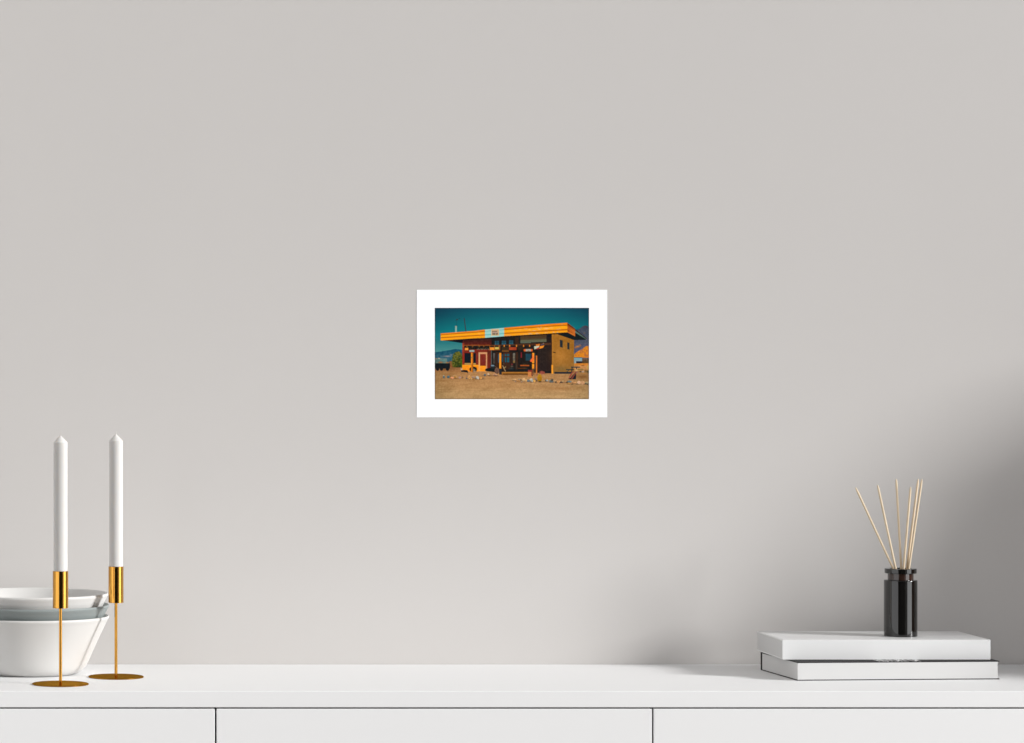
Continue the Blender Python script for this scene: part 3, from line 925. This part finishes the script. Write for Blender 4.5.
    soft(cx_ - rx_ * 0.45, cy_ + ry_ * 0.5, rx_ * 0.5, ry_ * 0.5, tuple(0.62 * q for q in c_), 0.55)
put(((GX - 539.7) / (2.3 + 0.3 * N3)) ** 2 + ((GY - 378) / (4.0 + 0.4 * N3)) ** 2 < 1, (184, 130, 26), (158, 108, 20), var=20, nz=N3)
soft(540, 381.7, 1.8, 0.7, (36, 28, 24), 0.9)
soft(501, 380.7, 1.6, 0.4, (220, 156, 80), 0.5)
# grain of the photo, crisp edges
skym = (GY < F_T(GX) + 0.3) & (GX < 567.5)
skym |= (GX < 462.4) & (GY < 350) & (GY > 340)
skym |= (GX > 567) & (GY < 325)
bright = IMG.mean(-1)
amp = np.where(skym, 0.0, np.where(inF, 4.0, 3.0 + 7.0 * np.clip(bright / 140, 0, 1)))
N4 = vnoise(0.55, 0.55, 31)
IMG = IMG + (amp * (0.5 * N3 + 0.5 * N4 + 0.6 * N1))[..., None] * np.array([1.0, 0.95, 0.85])
IMG = np.clip(IMG, 4, 255)


def blur1(a, ax, k):
    out = np.zeros_like(a)
    for i, wgt in zip(range(-len(k) // 2 + 1, len(k) // 2 + 1), k):
        out += wgt * np.roll(a, i, ax)
    return out


pad = 6
IMG = np.pad(IMG, ((pad, pad), (pad, pad), (0, 0)), mode='edge')
kk = np.array([0, 1, 2, 2.5, 2, 1, 0.0])
kk /= kk.sum()
IMG = blur1(blur1(IMG, 0, kk), 1, kk)
k5 = np.ones(9) / 9
IMG = np.clip(IMG + 0.55 * (IMG - blur1(blur1(IMG, 0, k5), 1, k5)), 2, 255)[pad:-pad, pad:-pad]
eg = np.minimum.reduce([GX - PX0, PX1 - GX, GY - PY0, PY1 - GY])
IMG = IMG * (1 - 0.20 * (eg < 0.9))[..., None]
LIN = np.where(IMG / 255 <= 0.04045, IMG / 255 / 12.92, ((IMG / 255 + 0.055) / 1.055) ** 2.4)
G = 2
nxp, nyp = NX // G, NY // G
CELL = LIN.reshape(nyp, G, nxp, G, 3).mean((1, 3))
PRINT_WHITE = 1.07                        # how bright full white would render on this wall
CELL = np.clip(CELL / PRINT_WHITE, 0, 0.95)
dP = DW - 0.0005
pr = thing('art_print', 'small unframed white bordered photo print of a yellow desert roadside store on the wall', 'picture',
           ((wx(416.7, dP) + wx(607.2, dP)) / 2, 0.0, wz(417.4, dP)))
bm = bmesh.new()
hwid = (wx(607.2, dP) - wx(416.7, dP)) / 2
hgt = wz(289.8, dP) - wz(417.4, dP)
box(bm, -hwid, hwid, -0.00045, -0.00005, 0, hgt)
link('paper_sheet', bm, M['paper'], pr)
# ink layer: fine grid of coloured cells
x0w, x1w = wx(PX0, dP) - pr.location.x, wx(PX1, dP) - pr.location.x
z0w, z1w = wz(PY0, dP) - pr.location.z, wz(PY1, dP) - pr.location.z
cols, rows = nxp + 1, nyp + 1
vx = np.linspace(x0w, x1w, cols)
vzz = np.linspace(z0w, z1w, rows)
VX, VZ = np.meshgrid(vx, vzz)
co = np.stack([VX, np.full_like(VX, -0.00052), VZ], -1).reshape(-1, 3)
ii = np.arange(rows * cols).reshape(rows, cols)
quads = np.stack([ii[:-1, :-1], ii[1:, :-1], ii[1:, 1:], ii[:-1, 1:]], -1).reshape(-1, 4)
pm = bpy.data.meshes.new('printed_photo')
pm.vertices.add(len(co))
pm.vertices.foreach_set('co', co.ravel())
pm.loops.add(quads.size)
pm.loops.foreach_set('vertex_index', quads.ravel().astype(np.int32))
pm.polygons.add(len(quads))
pm.polygons.foreach_set('loop_start', np.arange(0, quads.size, 4, dtype=np.int32))
pm.update(calc_edges=True)
pm.validate()
Cp = np.pad(CELL, ((1, 1), (1, 1), (0, 0)), mode='edge')
CV = (Cp[:-1, :-1] + Cp[1:, :-1] + Cp[:-1, 1:] + Cp[1:, 1:]) / 4
att = pm.color_attributes.new('ink', 'FLOAT_COLOR', 'POINT')
att.data.foreach_set('color', np.concatenate([CV.reshape(-1, 3), np.ones((rows * cols, 1))], 1).ravel().astype(np.float32))
im = mat('printed_ink', (0.5, 0.5, 0.5), 0.9, spec=0.05)
vc = im.node_tree.nodes.new('ShaderNodeVertexColor')
vc.layer_name = 'ink'
im.node_tree.links.new(vc.outputs['Color'], im.node_tree.nodes['Principled BSDF'].inputs['Base Color'])
pm.materials.append(im)
po = bpy.data.objects.new('printed_photo', pm)
COL.objects.link(po)
po.parent = pr
po['label'] = 'printed colour photo of a yellow roofed roadside store under a teal sky'

# ------------------------------------------------------------------ light
def lamp(name, kind, loc, rot, energy, col=(1, 1, 1), **k):
    l = bpy.data.lights.new(name, kind)
    l.energy = energy
    l.color = col
    for a_, v_ in k.items():
        setattr(l, a_, v_)
    o = bpy.data.objects.new(name, l)
    COL.objects.link(o)
    o.location = loc
    o.rotation_euler = rot
    return o


SUN_E, SUN_AZ, SUN_EL = 4.72, 66.0, 21.0
az, el = math.radians(SUN_AZ), math.radians(SUN_EL)
to_sun = Vector((math.sin(az) * math.cos(el), -math.cos(az) * math.cos(el), math.sin(el)))
lamp('sun', 'SUN', (6, -4, 4), to_sun.to_track_quat('Z', 'Y').to_euler(), SUN_E, (1.0, 0.995, 0.985), angle=math.radians(11))
# daylight coming in through the window
lamp('daylight', 'AREA', (XR + 0.10, (WY0 + WY1) / 2, 1.0), (0, math.radians(90), 0), 34, (1.0, 0.985, 0.965),
     shape='RECTANGLE', size=1.2, size_y=WY1 - WY0)
lamp('left_fill_light', 'AREA', (XL - 0.10, (LY0 + LY1) / 2, (LZ0 + LZ1) / 2), (0, math.radians(-90), 0), 97, (1.0, 0.965, 0.925),
     shape='RECTANGLE', size=LZ1 - LZ0, size_y=LY1 - LY0)  # added fill from the left, lifts the shaded sides
wd = bpy.data.worlds.new('World')
sc.world = wd
wd.use_nodes = True
wd.node_tree.nodes['Background'].inputs[0].default_value = (0.75, 0.85, 1.0, 1)
wd.node_tree.nodes['Background'].inputs[1].default_value = 0.5

# ------------------------------------------------------------------ camera
cd = bpy.data.cameras.new('camera')
cd.sensor_fit = 'HORIZONTAL'
cd.sensor_width = 36.0
cd.lens = F / W * 36.0
cd.shift_x = (W / 2 - CXP) / W
cd.shift_y = (CYP - H / 2) / W
cd.clip_start = 0.05
cam = bpy.data.objects.new('camera', cd)
COL.objects.link(cam)
cam.location = (0, -DW, ZC)
cam.rotation_euler = (math.radians(90), 0, 0)
sc.camera = cam

sc.view_settings.view_transform = 'Standard'
sc.view_settings.look = 'None'
sc.view_settings.exposure = -0.13
sc.view_settings.gamma = 1.0
sc.view_settings.use_curve_mapping = False
